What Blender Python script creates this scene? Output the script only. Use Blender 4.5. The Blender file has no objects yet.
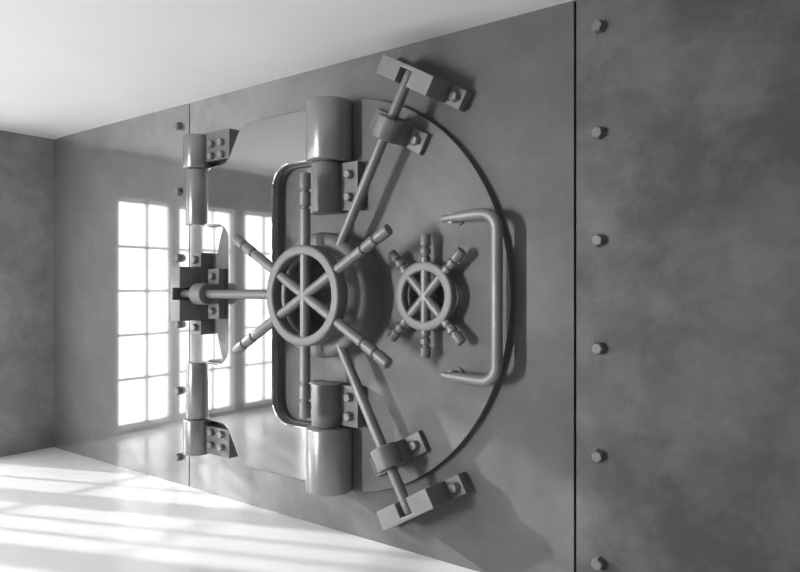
import bpy, bmesh, math
from mathutils import Vector, Matrix, Euler

C = bpy.context.scene.collection
PI = math.pi

# ------------------------------------------------------------------ materials
def new_mat(name):
    m = bpy.data.materials.new(name); m.use_nodes = True
    nt = m.node_tree; nt.nodes.clear()
    out = nt.nodes.new('ShaderNodeOutputMaterial')
    p = nt.nodes.new('ShaderNodeBsdfPrincipled')
    nt.links.new(p.outputs[0], out.inputs[0])
    return m, nt, p, out

def metal(name, c0, c1, rough0, rough1, metallic, scale=2.2, detail=7, bump=0.0, lo=.36, hi=.66, spec=.5, wear=None, dist=.6, patch=0):
    """grey metal with a cloudy mottling in colour and polish"""
    m, nt, p, out = new_mat(name)
    N, L = nt.nodes.new, nt.links.new
    tc = N('ShaderNodeTexCoord')
    n = N('ShaderNodeTexNoise'); n.inputs['Scale'].default_value = scale
    n.inputs['Detail'].default_value = detail; n.inputs['Roughness'].default_value = .62
    n.inputs['Distortion'].default_value = dist
    L(tc.outputs['Object'], n.inputs['Vector'])
    if patch:     # smaller rubbed patches over the broad clouding
        nb = N('ShaderNodeTexNoise'); nb.inputs['Scale'].default_value = scale*3.1
        nb.inputs['Detail'].default_value = 6; nb.inputs['Roughness'].default_value = .7
        L(tc.outputs['Object'], nb.inputs['Vector'])
        mp = N('ShaderNodeMapRange'); mp.inputs['From Min'].default_value = .47; mp.inputs['From Max'].default_value = .60
        mp.inputs['To Min'].default_value = -patch; mp.inputs['To Max'].default_value = patch
        L(nb.outputs['Fac'], mp.inputs['Value'])
        sm = N('ShaderNodeMath'); sm.operation = 'ADD'
        L(n.outputs['Fac'], sm.inputs[0]); L(mp.outputs['Result'], sm.inputs[1])
        fac = sm.outputs[0]
    else:
        fac = n.outputs['Fac']
    r = N('ShaderNodeValToRGB')
    r.color_ramp.elements[0].position = lo; r.color_ramp.elements[1].position = hi
    r.color_ramp.elements[0].color = (c0, c0, c0, 1); r.color_ramp.elements[1].color = (c1, c1, c1, 1)
    L(fac, r.inputs['Fac']); L(r.outputs['Color'], p.inputs['Base Color'])
    mr = N('ShaderNodeMapRange')
    mr.inputs['From Min'].default_value = lo; mr.inputs['From Max'].default_value = hi
    mr.inputs['To Min'].default_value = rough1; mr.inputs['To Max'].default_value = rough0
    L(n.outputs['Fac'], mr.inputs['Value'])
    if wear:      # the polish wears off along the sheet
        sx = N('ShaderNodeSeparateXYZ'); L(tc.outputs['Object'], sx.inputs[0])
        mw = N('ShaderNodeMapRange'); mw.inputs['From Min'].default_value = wear[0]; mw.inputs['From Max'].default_value = wear[1]
        mw.inputs['To Min'].default_value = 0; mw.inputs['To Max'].default_value = wear[2]; mw.interpolation_type = 'SMOOTHSTEP'
        L(sx.outputs['X'], mw.inputs['Value'])
        ad = N('ShaderNodeMath'); ad.operation = 'ADD'
        L(mr.outputs['Result'], ad.inputs[0]); L(mw.outputs['Result'], ad.inputs[1]); L(ad.outputs[0], p.inputs['Roughness'])
        mm = N('ShaderNodeMapRange'); mm.inputs['From Min'].default_value = wear[0]; mm.inputs['From Max'].default_value = wear[1]
        mm.inputs['To Min'].default_value = metallic; mm.inputs['To Max'].default_value = 0; mm.interpolation_type = 'SMOOTHSTEP'
        L(sx.outputs['X'], mm.inputs['Value']); L(mm.outputs['Result'], p.inputs['Metallic'])
        cw = N('ShaderNodeMapRange'); cw.inputs['From Min'].default_value = wear[0]; cw.inputs['From Max'].default_value = wear[1]
        cw.inputs['To Min'].default_value = 1; cw.inputs['To Max'].default_value = .35; cw.interpolation_type = 'SMOOTHSTEP'
        L(sx.outputs['X'], cw.inputs['Value'])
        cm = N('ShaderNodeVectorMath'); cm.operation = 'SCALE'
        L(r.outputs['Color'], cm.inputs[0]); L(cw.outputs['Result'], cm.inputs['Scale']); L(cm.outputs[0], p.inputs['Base Color'])
        ms = N('ShaderNodeMapRange'); ms.inputs['From Min'].default_value = wear[0]; ms.inputs['From Max'].default_value = wear[1]
        ms.inputs['To Min'].default_value = spec; ms.inputs['To Max'].default_value = .06; ms.interpolation_type = 'SMOOTHSTEP'
        L(sx.outputs['X'], ms.inputs['Value']); L(ms.outputs['Result'], p.inputs['Specular IOR Level'])
    else:
        L(mr.outputs['Result'], p.inputs['Roughness'])
    p.inputs['Metallic'].default_value = metallic
    p.inputs['Specular IOR Level'].default_value = spec
    if bump:
        b = N('ShaderNodeBump'); b.inputs['Strength'].default_value = bump; b.inputs['Distance'].default_value = .01
        n2 = N('ShaderNodeTexNoise'); n2.inputs['Scale'].default_value = 60; n2.inputs['Detail'].default_value = 4
        L(tc.outputs['Object'], n2.inputs['Vector']); L(n2.outputs['Fac'], b.inputs['Height'])
        L(b.outputs['Normal'], p.inputs['Normal'])
    return m

M_panel_a = metal('mirror polished wall steel', .33, .41, .05, .058, .56, 1.7, 8, dist=.2, patch=.03)
M_panel_b = metal('half polished wall steel', .34, .46, .05, .058, .55, 1.7, 8, wear=(-4.1, -2.5, .22), dist=.2, patch=.035)
M_panel_c = metal('dull wall steel', .082, .150, .46, .56, .1, 1.3, 9, spec=.15, dist=.15, patch=.04, lo=.38, hi=.64)
M_arm    = metal('polished arm steel', .35, .38, .046, .052, .82, 1.2, 3)
M_slab   = metal('brushed door steel', .115, .155, .5, .6, .12, 1.5, 6, spec=.22, dist=.2, patch=.03)
M_part   = metal('satin machined steel', .155, .18, .46, .52, .2, 3, 3, lo=.15, hi=.85, spec=.3)
M_rod    = metal('brushed rod steel', .17, .195, .38, .44, .25, 3, 2, lo=.15, hi=.85, spec=.3)
M_block  = metal('sawn block steel', .17, .20, .46, .52, .2, 3, 3, lo=.15, hi=.85, spec=.3)
M_barrel = metal('polished barrel steel', .24, .26, .25, .28, .45, 2, 1, lo=.1, hi=.9)
M_bolt   = metal('bolt steel', .20, .24, .42, .48, .3, 6, 2, spec=.3)
M_dark   = metal('dark seam', .012, .018, .6, .7, 0, 4, 2)
M_wall   = metal('mottled grey wall', .21, .34, .55, .75, .0, 1.6, 9, .15, spec=.25, dist=.2, patch=.04)
M_ceil   = metal('white ceiling plaster', .74, .77, .8, .9, 0, 1.0, 3, .03, spec=.2)
M_floor  = metal('white polished floor', .86, .90, .16, .24, 0, .8, 4, spec=.4)
M_frame  = metal('white window frame', .84, .88, .4, .5, 0, 3, 2)
M_out    = metal('pale ground outside', .5, .6, .8, .9, 0, .5, 4)

def glass_mat():
    m, nt, p, out = new_mat('window glass')
    nt.nodes.remove(p)
    N, L = nt.nodes.new, nt.links.new
    t = N('ShaderNodeBsdfTransparent'); t.inputs[0].default_value = (.95, .95, .95, 1)
    g = N('ShaderNodeBsdfGlossy'); g.inputs['Roughness'].default_value = .02
    f = N('ShaderNodeFresnel'); f.inputs['IOR'].default_value = 1.45
    mx = N('ShaderNodeMixShader')
    L(f.outputs[0], mx.inputs[0]); L(t.outputs[0], mx.inputs[1]); L(g.outputs[0], mx.inputs[2]); L(mx.outputs[0], out.inputs[0])
    return m
M_glass = glass_mat()

# ------------------------------------------------------------------ mesh helpers
def obj(name, bm, mat, parent=None, bevel=0.0, seg=3, ang=40, sharp=40, wn=True):
    bmesh.ops.recalc_face_normals(bm, faces=bm.faces)
    if bevel:
        es = [e for e in bm.edges if len(e.link_faces) == 2 and e.calc_face_angle(0) > math.radians(ang)]
        bmesh.ops.bevel(bm, geom=es, offset=bevel, offset_type='OFFSET', segments=seg, profile=.5, affect='EDGES', clamp_overlap=True)
    me = bpy.data.meshes.new(name); bm.to_mesh(me); bm.free()
    for p in me.polygons: p.use_smooth = True
    me.set_sharp_from_angle(angle=math.radians(sharp))
    me.materials.append(mat)
    o = bpy.data.objects.new(name, me); C.objects.link(o)
    if parent: o.parent = parent
    if wn:
        w = o.modifiers.new('weighted', 'WEIGHTED_NORMAL'); w.keep_sharp = True; w.weight = 80
    return o

def box(bm, x0, x1, y0, y1, z0, z1):
    v = [bm.verts.new((x, y, z)) for x in (x0, x1) for y in (y0, y1) for z in (z0, z1)]
    for f in ((0,1,3,2),(4,6,7,5),(0,4,5,1),(2,3,7,6),(0,2,6,4),(1,5,7,3)):
        bm.faces.new([v[i] for i in f])

def prism(bm, pts, y0, y1):
    """XZ outline pushed through from y0 to y1"""
    a = [bm.verts.new((x, y0, z)) for x, z in pts]
    b = [bm.verts.new((x, y1, z)) for x, z in pts]
    n = len(pts)
    bm.faces.new(a); bm.faces.new(b[::-1])
    for i in range(n):
        j = (i+1) % n
        bm.faces.new((a[i], b[i], b[j], a[j]))

def rounded(pts, n=12):
    """outline from corners (x, z, radius)"""
    out = []
    k = len(pts)
    for i in range(k):
        p = Vector(pts[i][:2]); r = pts[i][2]
        if r <= 0: out.append(tuple(p)); continue
        a = (Vector(pts[i-1][:2])-p).normalized(); b = (Vector(pts[(i+1) % k][:2])-p).normalized()
        half = a.angle(b)/2
        d = r/math.tan(half)
        c = p + (a+b).normalized()*(r/math.sin(half))
        s, e = p+a*d-c, p+b*d-c
        sa = math.atan2(s.y, s.x); ea = math.atan2(e.y, e.x)
        da = (ea-sa+PI) % (2*PI)-PI
        for q in range(n+1):
            t = sa+da*q/n
            out.append((c.x+r*math.cos(t), c.y+r*math.sin(t)))
    return out

def lathe(bm, prof, origin, axis, n=48, a0=0.0):
    """prof = [(radius, height along axis)], closed at both ends"""
    ax = Vector(axis).normalized(); o = Vector(origin)
    u = ax.orthogonal().normalized(); w = ax.cross(u)
    rings = []
    for r, h in prof:
        if r <= 1e-6: rings.append([bm.verts.new(o+ax*h)]); continue
        rings.append([bm.verts.new(o+ax*h+(u*math.cos(a0+2*PI*i/n)+w*math.sin(a0+2*PI*i/n))*r) for i in range(n)])
    for A, B in zip(rings, rings[1:]):
        for i in range(n):
            j = (i+1) % n
            if len(A) == 1 and len(B) == 1: continue
            if len(A) == 1: bm.faces.new((A[0], B[i], B[j]))
            elif len(B) == 1: bm.faces.new((A[i], B[0], A[j]))
            else: bm.faces.new((A[i], B[i], B[j], A[j]))

def ring(bm, prof, origin, axis, n=72):
    """closed profile swept right round an axis (a hoop)"""
    ax = Vector(axis).normalized(); o = Vector(origin)
    u = ax.orthogonal().normalized(); w = ax.cross(u)
    R = [[bm.verts.new(o+ax*h+(u*math.cos(2*PI*i/n)+w*math.sin(2*PI*i/n))*r) for i in range(n)] for r, h in prof]
    k = len(prof)
    for q in range(k):
        A, B = R[q], R[(q+1) % k]
        for i in range(n):
            j = (i+1) % n
            bm.faces.new((A[i], B[i], B[j], A[j]))

def cyl(bm, p0, p1, r, n=40, b=0.0):
    p0, p1 = Vector(p0), Vector(p1); h = (p1-p0).length
    if b:
        pr = [(0, 0), (r-b, 0), (r-b*.3, b*.3), (r, b), (r, h-b), (r-b*.3, h-b*.3), (r-b, h), (0, h)]
    else:
        pr = [(0, 0), (r, 0), (r, h), (0, h)]
    lathe(bm, pr, p0, p1-p0, n)

def tube(bm, pts, r, n=24):
    pts = [Vector(p) for p in pts]
    rings = []; u = None
    for i, p in enumerate(pts):
        t = (pts[min(i+1, len(pts)-1)]-pts[max(i-1, 0)]).normalized()
        u = t.orthogonal().normalized() if u is None else (u-t*u.dot(t)).normalized()
        w = t.cross(u)
        rings.append([bm.verts.new(p+(u*math.cos(2*PI*k/n)+w*math.sin(2*PI*k/n))*(r[i] if isinstance(r, list) else r)) for k in range(n)])
    for A, B in zip(rings, rings[1:]):
        for k in range(n):
            bm.faces.new((A[k], B[k], B[(k+1) % n], A[(k+1) % n]))
    bm.faces.new(rings[0][::-1]); bm.faces.new(rings[-1])

def tag(o, label, cat, group=None):
    o['label'] = label; o['category'] = cat
    if group: o['group'] = group
    return o
def empty(name, loc, ry=0.0):
    o = bpy.data.objects.new(name, None); C.objects.link(o)
    o.empty_display_size = .1
    o.location = loc; o.rotation_euler = (0, ry, 0)
    return o
def struct(o):
    o['kind'] = 'structure'; return o
def copy_tree(o, parent=None):
    c = o.copy(); C.objects.link(c); c.parent = parent
    for ch in list(o.children): copy_tree(ch, c)
    return c

# ------------------------------------------------------------------ the room
XL, XR, YB, H = -6.67, 2.6, -9.5, 3.0
SEAM_L, SEAM_R = -4.508, -1.34

bm = bmesh.new(); box(bm, XL-.3, XR+.2, YB-.2, .25, -.15, 0); struct(obj('floor', bm, M_floor, wn=False))
bm = bmesh.new(); box(bm, XL-.3, XR+.2, YB-.2, .25, H, H+.15); struct(obj('ceiling', bm, M_ceil, wn=False))
bm = bmesh.new(); box(bm, XL-.3, XR+.2, .06, .25, 0, H); wall_back = struct(obj('wall_back', bm, M_dark, wn=False))
bm = bmesh.new(); box(bm, XR, XR+.2, YB, .06, 0, H); struct(obj('wall_right', bm, M_wall, wn=False))
bm = bmesh.new(); box(bm, XL-.3, XR+.2, YB-.2, YB, 0, H); struct(obj('wall_front', bm, M_wall, wn=False))

# three great steel sheets, their edges falling back a little toward the seams
def panel(x0, x1, bl, br, mat):
    bm = bmesh.new()
    nx, nz = max(30, int((x1-x0)/.035)), 12
    W, D = .42, .0075
    def dep(x):
        y = 0.0
        if bl: y += D*max(0, 1-(x-x0)/W)**2
        if br: y += D*max(0, 1-(x1-x)/W)**2
        return y
    g = [[bm.verts.new((x0+(x1-x0)*i/nx, dep(x0+(x1-x0)*i/nx), H*k/nz)) for k in range(nz+1)] for i in range(nx+1)]
    for i in range(nx):
        for k in range(nz):
            bm.faces.new((g[i][k], g[i+1][k], g[i+1][k+1], g[i][k+1]))
    for i in (0, nx):
        b = [bm.verts.new((g[i][k].co.x, .07, g[i][k].co.z)) for k in range(nz+1)]
        for k in range(nz):
            bm.faces.new((g[i][k], b[k], b[k+1], g[i][k+1]))
    o = obj('steel_panel', bm, mat, wall_back, wn=False)
    return o
panel(XL-.02, SEAM_L-.006, True, True, M_panel_a)
panel(SEAM_L+.006, SEAM_R-.007, True, False, M_panel_b)
panel(SEAM_R+.007, XR+.02, False, False, M_panel_c)

# window wall: openings are distances back from the steel wall
WT = .22
Z0, Z1 = .045, 2.515
wins = [(.65, 1.42), (1.56, 2.42), (2.57, 3.28), (3.55, 4.30), (4.55, 5.30)]
bm = bmesh.new()
e = [0.06] + [-v for w in wins for v in w] + [YB]
for i in range(0, len(e), 2): box(bm, XL-WT, XL, e[i+1], e[i], 0, H)
for a, b in wins:
    box(bm, XL-WT, XL, -b, -a, 0, Z0); box(bm, XL-WT, XL, -b, -a, Z1, H)
struct(obj('wall_left', bm, M_wall, wn=False))
for n, (a, b) in enumerate(wins, 1):
    w = struct(empty('window_%d' % n, (XL-WT/2, -(a+b)/2, Z0)))
    hw, hh = (b-a)/2, Z1-Z0
    bm = bmesh.new()
    # pale lining of the opening
    t = .018
    box(bm, -WT/2, WT/2+.006, -hw, -hw+t, 0, hh); box(bm, -WT/2, WT/2+.006, hw-t, hw, 0, hh)
    box(bm, -WT/2, WT/2+.006, -hw, hw, hh-t, hh); box(bm, -WT/2, WT/2+.006, -hw, hw, 0, t)
    obj('window_lining', bm, M_frame, w, wn=False)
    bm = bmesh.new()
    f = .032
    X0, X1 = WT/2-.065, WT/2-.02
    box(bm, X0, X1, -hw+t, -hw+t+f, t, hh-t); box(bm, X0, X1, hw-t-f, hw-t, t, hh-t)
    box(bm, X0, X1, -hw+t, hw-t, t, t+f); box(bm, X0, X1, -hw+t, hw-t, hh-t-f, hh-t)
    nc = 3 if hw > .42 else 2
    for k in range(1, nc):
        y = -hw+t+f+(2*hw-2*t-2*f)*k/nc
        box(bm, X0, X1, y-.015, y+.015, t, hh-t)
    for k in range(1, 5):
        z = t+f+(hh-2*t-2*f)*k/5
        box(bm, X0+.004, X1-.004, -hw+t, hw-t, z-.014, z+.014)
    obj('window_frame', bm, M_frame, w, wn=False)
    bm = bmesh.new()
    v = [bm.verts.new(q) for q in ((WT/2-.042, y, z) for y, z in ((-hw+t, t), (hw-t, t), (hw-t, hh-t), (-hw+t, hh-t)))]
    bm.faces.new(v)
    obj('window_pane', bm, M_glass, w, wn=False)

# ------------------------------------------------------------------ bolts
def bolt_bm(r=.034, h=.034, washer=0.0):
    """hexagon-headed bolt growing from y=0 toward -y"""
    bm = bmesh.new()
    if washer:
        lathe(bm, [(0, 0), (washer, 0), (washer, .008), (r*.8, .010), (0, .010)], (0, 0, 0), (0, -1, 0), 28)
    lathe(bm, [(0, -.004), (r, -.004), (r, h*.72), (r*.80, h), (0, h)], (0, 0, 0), (0, -1, 0), 6, .3)
    return bm
_b = obj('bolt', bolt_bm(.030, .034), M_bolt, sharp=25)
BOLT_MESH = _b.data; bpy.data.objects.remove(_b)
def bolt(parent, x, y, z, s=1.0, rot=0.0):
    o = bpy.data.objects.new('bolt', BOLT_MESH); C.objects.link(o)
    o.location = (x, y, z); o.scale = (s, s, s); o.rotation_euler = (0, rot, 0); o.parent = parent
    return o

# ------------------------------------------------------------------ wall rivets
ordn = ['topmost', 'second from the top', 'third from the top', 'third from the bottom', 'second from the bottom', 'lowest']
rivet0 = None
for col, X in (('right', SEAM_R+.124), ('left', SEAM_L-.112)):
    for k, Z in enumerate((2.833, 2.316, 1.792, 1.266, .742, .218)):
        if rivet0 is None:
            rivet0 = o = obj('wall_rivet', bolt_bm(.032, .040), M_part, sharp=25)
        else:
            o = rivet0.copy(); C.objects.link(o)
        o.location = (X, .006 if col == 'left' else 0, Z); o.rotation_euler = (0, .35*k, 0)
        if col == 'right':
            lab = 'grey hexagonal rivet, %s of the column right of the right wall seam' % ordn[k]
        else:
            lab = 'small grey rivet, %s of the column left of the left wall seam' % ordn[k]
        tag(o, lab, 'rivet', 'rivets beside the wall seams')

# ------------------------------------------------------------------ the vault door
CX, CZ = -2.905, 1.513
door = tag(empty('vault_door', (CX, 0, CZ-1.228)), 'huge round grey steel bank vault door with two spoked wheels and thick hinge arm', 'vault door')
OFF = Vector((CX, 0, CZ-1.228))
def part(name, bm, mat, parent=door, **k):
    """geometry is given in room coordinates; parts hang on the door's origin"""
    bmesh.ops.translate(bm, verts=bm.verts, vec=-OFF)
    return obj(name, bm, mat, parent, **k)

SF = -.045            # face of the round slab
def slab_bm():
    bm = bmesh.new()
    outer = [bm.verts.new((CX+1.228*math.cos(2*PI*i/180), SF, CZ+1.228*math.sin(2*PI*i/180))) for i in range(180)]
    inner = [bm.verts.new((x, SF, z)) for x, z in rounded([(-3.0, .672, .03), (-3.0, 2.358, .03), (-3.432, 2.358, .15), (-3.432, .672, .15)])]
    es = [bm.edges.new((l[i], l[(i+1) % len(l)])) for l in (outer, inner) for i in range(len(l))]
    fs = [f for f in bmesh.ops.triangle_fill(bm, edges=es, use_beauty=True)['geom'] if isinstance(f, bmesh.types.BMFace)]
    ex = bmesh.ops.extrude_face_region(bm, geom=fs, use_keep_orig=True)['geom']
    for v in ex:
        if isinstance(v, bmesh.types.BMVert): v.co.y = -.008
    # floor of the shallow pocket behind the arm opening
    box(bm, -3.60, -2.95, -.0075, -.002, .60, 2.43)
    return bm
bm = slab_bm()
slab = part('door_slab', bm, M_slab, bevel=.006)

# hinge arm: a plate with an S-shaped shoulder, a notch on the left and an opening on the right
HX, HY = -4.262, -.100      # wall hinge axis
BX, BY = -2.889, -.13       # door hinge axis
AF, AB = -.102, -.042
bm = bmesh.new()
prism(bm, rounded([
    (BX, 2.716, 0), (-3.760, 2.712, .15), (-3.925, 2.450, .12), (HX, 2.444, 0),
    (HX, 2.021, 0), (-3.905, 2.018, .13), (-3.905, 1.000, .13), (HX, 1.004, 0),
    (HX, .577, 0), (-3.925, .574, .12), (-3.760, .306, .16), (BX, .302, 0),
    (BX, .660, 0), (-3.435, .660, .15), (-3.435, 2.370, .15), (BX, 2.370, 0)]), AF, AB)
lip = [e for e in bm.edges if all(abs(v.co.y-AF) < 1e-4 and v.co.x > -3.47 and .655 < v.co.z < 2.375 for v in e.verts)]
bmesh.ops.recalc_face_normals(bm, faces=bm.faces)
bmesh.ops.bevel(bm, geom=lip, offset=.012, offset_type='OFFSET', segments=4, profile=.5, affect='EDGES', clamp_overlap=True)
arm = part('hinge_arm', bm, M_arm, bevel=.012, seg=3)
arm['label'] = 'mirror-polished flat hinge arm with a notch on its left'
for z0, z1 in ((2.021, 2.438), (.584, 1.004)):
    bm = bmesh.new(); cyl(bm, (HX, HY, z0), (HX, HY, z1), .084, 48, .006)
    part('hinge_knuckle', bm, M_barrel, arm, wn=False, sharp=50)
for z0, z1 in ((2.340, 2.716), (.300, .698)):
    bm = bmesh.new(); cyl(bm, (BX, BY, z0), (BX, BY, z1), .146, 72, .012)
    part('hinge_barrel', bm, M_barrel, arm, wn=False, sharp=50)

# brackets that hold the slab on the door hinge
for z0, z1 in ((2.026, 2.337), (.701, .965)):
    bm = bmesh.new()
    cyl(bm, (BX-.018, BY, z0), (BX-.018, BY, z1), .097, 56, .006)
    box(bm, BX-.215, BX+.215, -.112, -.008, z0+.008, z1-.008)
    br = part('hinge_bracket', bm, M_part, bevel=0, sharp=30, wn=False)
    for sx in (-1, 1):
        for q in (.28, .72):
            bolt(br, BX+sx*.152-OFF.x, -.112, z0+(z1-z0)*q-OFF.z, 1.0, .2)

# the great stepped hub the lock bars run into
bm = bmesh.new()
lathe(bm, [(0, -.034), (.382, -.034), (.382, .030), (.376, .038), (.376, .060), (.388, .068), (.388, .150), (.380, .172), (.362, .186), (.345, .190),
           (.272, .190), (.262, .186), (.256, .175), (.248, .03), (.06, .03), (.055, .035), (.055, .21), (0, .21)], (CX, SF, CZ), (0, -1, 0), 96)
part('lock_hub', bm, M_part, sharp=50, wn=False)

def spoke_bm(o, ang, length, r, g1, g2, n=28):
    d = Vector((math.cos(ang), 0, math.sin(ang)))
    L = length; g = r*.28
    bm = bmesh.new()
    lathe(bm, [(0, 0), (r, 0), (r, L*g1-g*1.4), (r*.74, L*g1-g*.3), (r*.74, L*g1+g*.3), (r*1.06, L*g1+g*1.4),
               (r*1.06, L*g2-g*1.4), (r*.74, L*g2-g*.3), (r*.74, L*g2+g*.3), (r*1.08, L*g2+g*1.4),
               (r*1.08, L-g), (r*.98, L), (0, L)], Vector(o), d, n)
    return bm
def hand_wheel(name, c, ro, ri, dep, sl, sr, hub_r, y_back, tilt, g1, g2):
    ax = (0, -1, 0)
    bm = bmesh.new()
    t = (ro-ri)/2; m = (ro+ri)/2; h = dep/2
    prof = []
    for i in range(24):
        a = 2*PI*i/24; ca, sa = math.cos(a), math.sin(a)
        k = .42
        prof.append((m+t*math.copysign(abs(ca)**k, ca), h*math.copysign(abs(sa)**k, sa)))
    ring(bm, prof, c, ax, 96)
    w = part(name, bm, M_part, wn=False, sharp=80)
    bm = bmesh.new()
    hb = c[1]; L = y_back-hb
    cyl(bm, (c[0], y_back, c[2]), (c[0], hb, c[2]), hub_r, 40, .004)
    part('axle', bm, M_part, w, sharp=45, wn=False)
    for ang in (PI/2, -PI/2, tilt, PI-tilt, PI+tilt, -tilt):
        part('spoke', spoke_bm(c, ang, sl, sr, g1, g2), M_rod, w, wn=False, sharp=35)
    return w
W1 = hand_wheel('main_handwheel', (CX, -.325, CZ), .305, .243, .085, .735, .0315, .05, -.255, PI/6, .72, .86)
W1['label'] = 'large six-spoked locking handwheel on the stepped hub'
W2 = hand_wheel('small_handwheel', (-2.168, -.120, CZ), .196, .139, .060, .345, .028, .045, SF+.004, math.radians(46), .66, .80)
W2['label'] = 'small six-spoked combination handwheel'

# pull handle: a bent round bar on two short posts
hx, hy, hz0, hz1, hr, cr = -1.712, -.128, 1.072, 1.950, .031, .085
path = [(-2.05, hy, hz1-.012), (-2.045, hy, hz1-.012), (-2.0, hy, hz1-.009), (-1.945, hy, hz1-.006), (-1.845, hy, hz1)]
for q in range(11):
    a = PI/2-q*PI/20; path.append((hx-cr+cr*math.cos(a), hy, hz1-cr+cr*math.sin(a)))
for q in range(11):
    a = -q*PI/20; path.append((hx-cr+cr*math.cos(a), hy, hz0+cr+cr*math.sin(a)))
path += [(-1.845, hy, hz0), (-1.945, hy, hz0+.006), (-2.0, hy, hz0+.009), (-2.045, hy, hz0+.012), (-2.05, hy, hz0+.012)]
rad = [.012, .020, .022, .026, hr]; rad = rad+[hr]*(len(path)-10)+rad[::-1]
bm = bmesh.new(); tube(bm, path, rad, 28)
hd = part('pull_handle', bm, M_bolt, wn=False, sharp=45)
for z in (hz0+.009, hz1-.009):
    bm = bmesh.new()
    lathe(bm, [(0, -.004), (.040, -.004), (.040, .012), (.025, .020), (.025, SF-hy), (0, SF-hy)], (-2.0, SF, z), (0, -1, 0), 28)
    part('mounting_post', bm, M_barrel, hd, wn=False, sharp=40)

# lock bars and the guides that carry them
BARY, BR = -.205, .0305
TH = (math.radians(60.6), math.radians(-60), PI)
R_END = (1.425, 1.385, 1.400)
for th, re in zip(TH, R_END):
    d = Vector((math.cos(th), 0, math.sin(th)))
    c = Vector((CX, BARY, CZ))
    bm = bmesh.new()
    p0, p1 = c+d*.34, c+d*re
    L = (p1-p0).length
    lathe(bm, [(0, 0), (BR, 0), (BR, L-.05), (BR*.96, L-.01), (BR*.8, L), (0, L)], p0, p1-p0, 32)
    part('locking_bar', bm, M_rod, wn=False, sharp=45)

def ear(base): return .034 if base < -.01 else .112
def guide_bm(base, xl, xr):
    """strap round the bar (bar runs along local z, at y=BARY) on a two-eared foot"""
    bm = bmesh.new()
    w, r = .063, .078
    d = Vector((0, 0, 1))
    ring(bm, [(BR*1.06, -w), (r-.006, -w), (r, -w+.006), (r, w-.006), (r-.006, w), (BR*1.06, w)], (0, BARY, 0), d, 48)
    prism(bm, [(-.070, -w*.97), (.070, -w*.97), (.070, w*.97), (-.070, w*.97)], BARY+.045, base-.001)
    box(bm, -xl, xr, base-ear(base), base-.001, -w*.98, w*.98)
    return bm
def put_guide(name, th, r, base, parent, xl=.182, xr=.182):
    x, z = CX+r*math.cos(th), CZ+r*math.sin(th)
    o = obj(name, guide_bm(base, xl, xr), M_part, parent, bevel=.004, seg=2, ang=60, sharp=32, wn=False)
    o.location = Vector((x, 0, z))-(OFF if parent else Vector((0, 0, 0)))
    o.rotation_euler = (0, PI/2-th, 0)
    fy = base-ear(base)
    for s in (-1, 1): bolt(o, s*.126, fy, 0, .95, .4)
    return o
put_guide('bar_guide', TH[0], 1.09, SF, door, xl=.245)
put_guide('bar_guide', TH[1], 1.058, SF, door, xr=.245)
g = put_guide('bar_guide', PI, 1.150, 0, None)
tag(g, 'dark steel strap with two bolts on the wall, round the horizontal locking bar', 'bar guide')

# ------------------------------------------------------------------ strike blocks on the wall
def strike(th, r, eh, fr=.246):
    t = empty('strike_block', (CX+r*math.cos(th), 0, CZ+r*math.sin(th)), PI/2-th)
    bm = bmesh.new()
    L, w, s, dp = .197, .056, .044, .038
    # slot is open toward the door (local -z) and in front
    prism(bm, [(-L, -w), (-s, -w), (-s, dp-.008), (s, dp-.008), (s, -w), (L, -w), (L, w), (-L, w)], -fr, -eh-.004)
    box(bm, -L, L, -eh-.0045, -.003, -w, w)
    obj('block_body', bm, M_block, t, bevel=.006, seg=2)
    for sx in (-1, 1):
        bm = bmesh.new()
        a, b = (L+.002, L+.108) if sx > 0 else (-L-.108, -L-.002)
        box(bm, a, b, -eh, -.001, -w, w)
        f = obj('mounting_ear', bm, M_part, t, bevel=.006, seg=2)
        bolt(f, (a+b)/2, -eh, 0, 1.0, .3)
    return t
tag(strike(math.radians(60.9), 1.398, .065), 'slotted steel block near the ceiling receiving the upper locking bar', 'strike block', 'strike blocks round the vault door')
tag(strike(TH[1], 1.360, .065), 'bright slotted steel block near the floor receiving the lower locking bar', 'strike block', 'strike blocks round the vault door')
tag(strike(PI, 1.352, .112, .295), 'slotted steel block by the left seam receiving the horizontal locking bar', 'strike block', 'strike blocks round the vault door')

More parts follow.
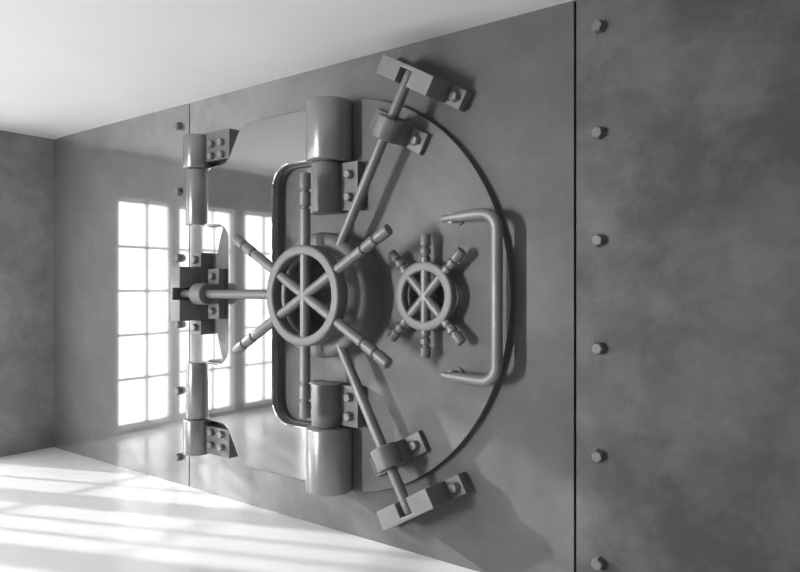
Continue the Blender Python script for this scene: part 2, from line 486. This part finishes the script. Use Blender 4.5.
# ------------------------------------------------------------------ hinges fixed to the wall
for up in (True, False):
    z0, z1 = (2.443, 2.690) if up else (.322, .579)
    t = empty('pivot_bracket', (HX, 0, z0))
    bm = bmesh.new(); cyl(bm, (0, HY, 0), (0, HY, z1-z0), .103, 56, .006)
    obj('hinge_socket', bm, M_barrel, t, wn=False, sharp=50)
    bm = bmesh.new()
    a, b = (2.488, 2.702) if up else (.333, .536)
    box(bm, .02, .367, -.098, -.002, a-z0, b-z0)
    fl = obj('hinge_flange', bm, M_part, t, bevel=.006, seg=2)
    for qx in (.177, .291):
        for z in ((2.520, 2.608) if up else (.408, .500)): bolt(fl, qx, -.098, z-z0, .95, .1)
    tag(t, ('upper' if up else 'lower') + ' steel wall hinge with four bolts at the %s end of the hinge arm' % ('upper' if up else 'lower'), 'hinge', 'hinges on the wall')

# ------------------------------------------------------------------ light
def area(name, loc, rot, sx, sy, power):
    l = bpy.data.lights.new(name, 'AREA'); l.shape = 'RECTANGLE'; l.size = sx; l.size_y = sy; l.energy = power
    o = bpy.data.objects.new(name, l); C.objects.link(o); o.location = loc; o.rotation_euler = rot
    return o
POW = (22, 22, 24, 58, 52)
for n, (a, b) in enumerate(wins):
    area('daylight', (XL-WT-.03, -(a+b)/2, (Z0+Z1)/2), (0, -PI/2, 0), Z1-Z0, b-a, POW[n])
k = area('key_light', (-6.2, -8.3, 1.55), Vector((4.0, 8.2, 0)).to_track_quat('-Z', 'Y').to_euler(), .4, 2.4, 62)
k.data.spread = math.radians(60)
s = bpy.data.lights.new('sun', 'SUN'); s.energy = 5.2; s.angle = math.radians(1.3)
so = bpy.data.objects.new('sun', s); C.objects.link(so)
so.rotation_euler = Vector((.924, .383, -.32)).to_track_quat('-Z', 'Y').to_euler()
w = bpy.data.worlds.new('world'); bpy.context.scene.world = w; w.use_nodes = True
bg = w.node_tree.nodes['Background']; bg.inputs[0].default_value = (1, 1, 1, 1); bg.inputs[1].default_value = 2.5

# ------------------------------------------------------------------ camera
cd = bpy.data.cameras.new('camera'); co = bpy.data.objects.new('camera', cd); C.objects.link(co)
cd.sensor_width = 36; cd.lens = 677/800*36
co.location = (0, -3.23, 1.57)
co.rotation_euler = (PI/2, 0, math.atan2(.602, .798))
bpy.context.scene.camera = co
sc = bpy.context.scene
sc.view_settings.view_transform = 'Standard'
sc.view_settings.look = 'None'
sc.view_settings.exposure = 0
sc.cycles.use_denoising = True
sc.cycles.max_bounces = 10
sc.cycles.diffuse_bounces = 6
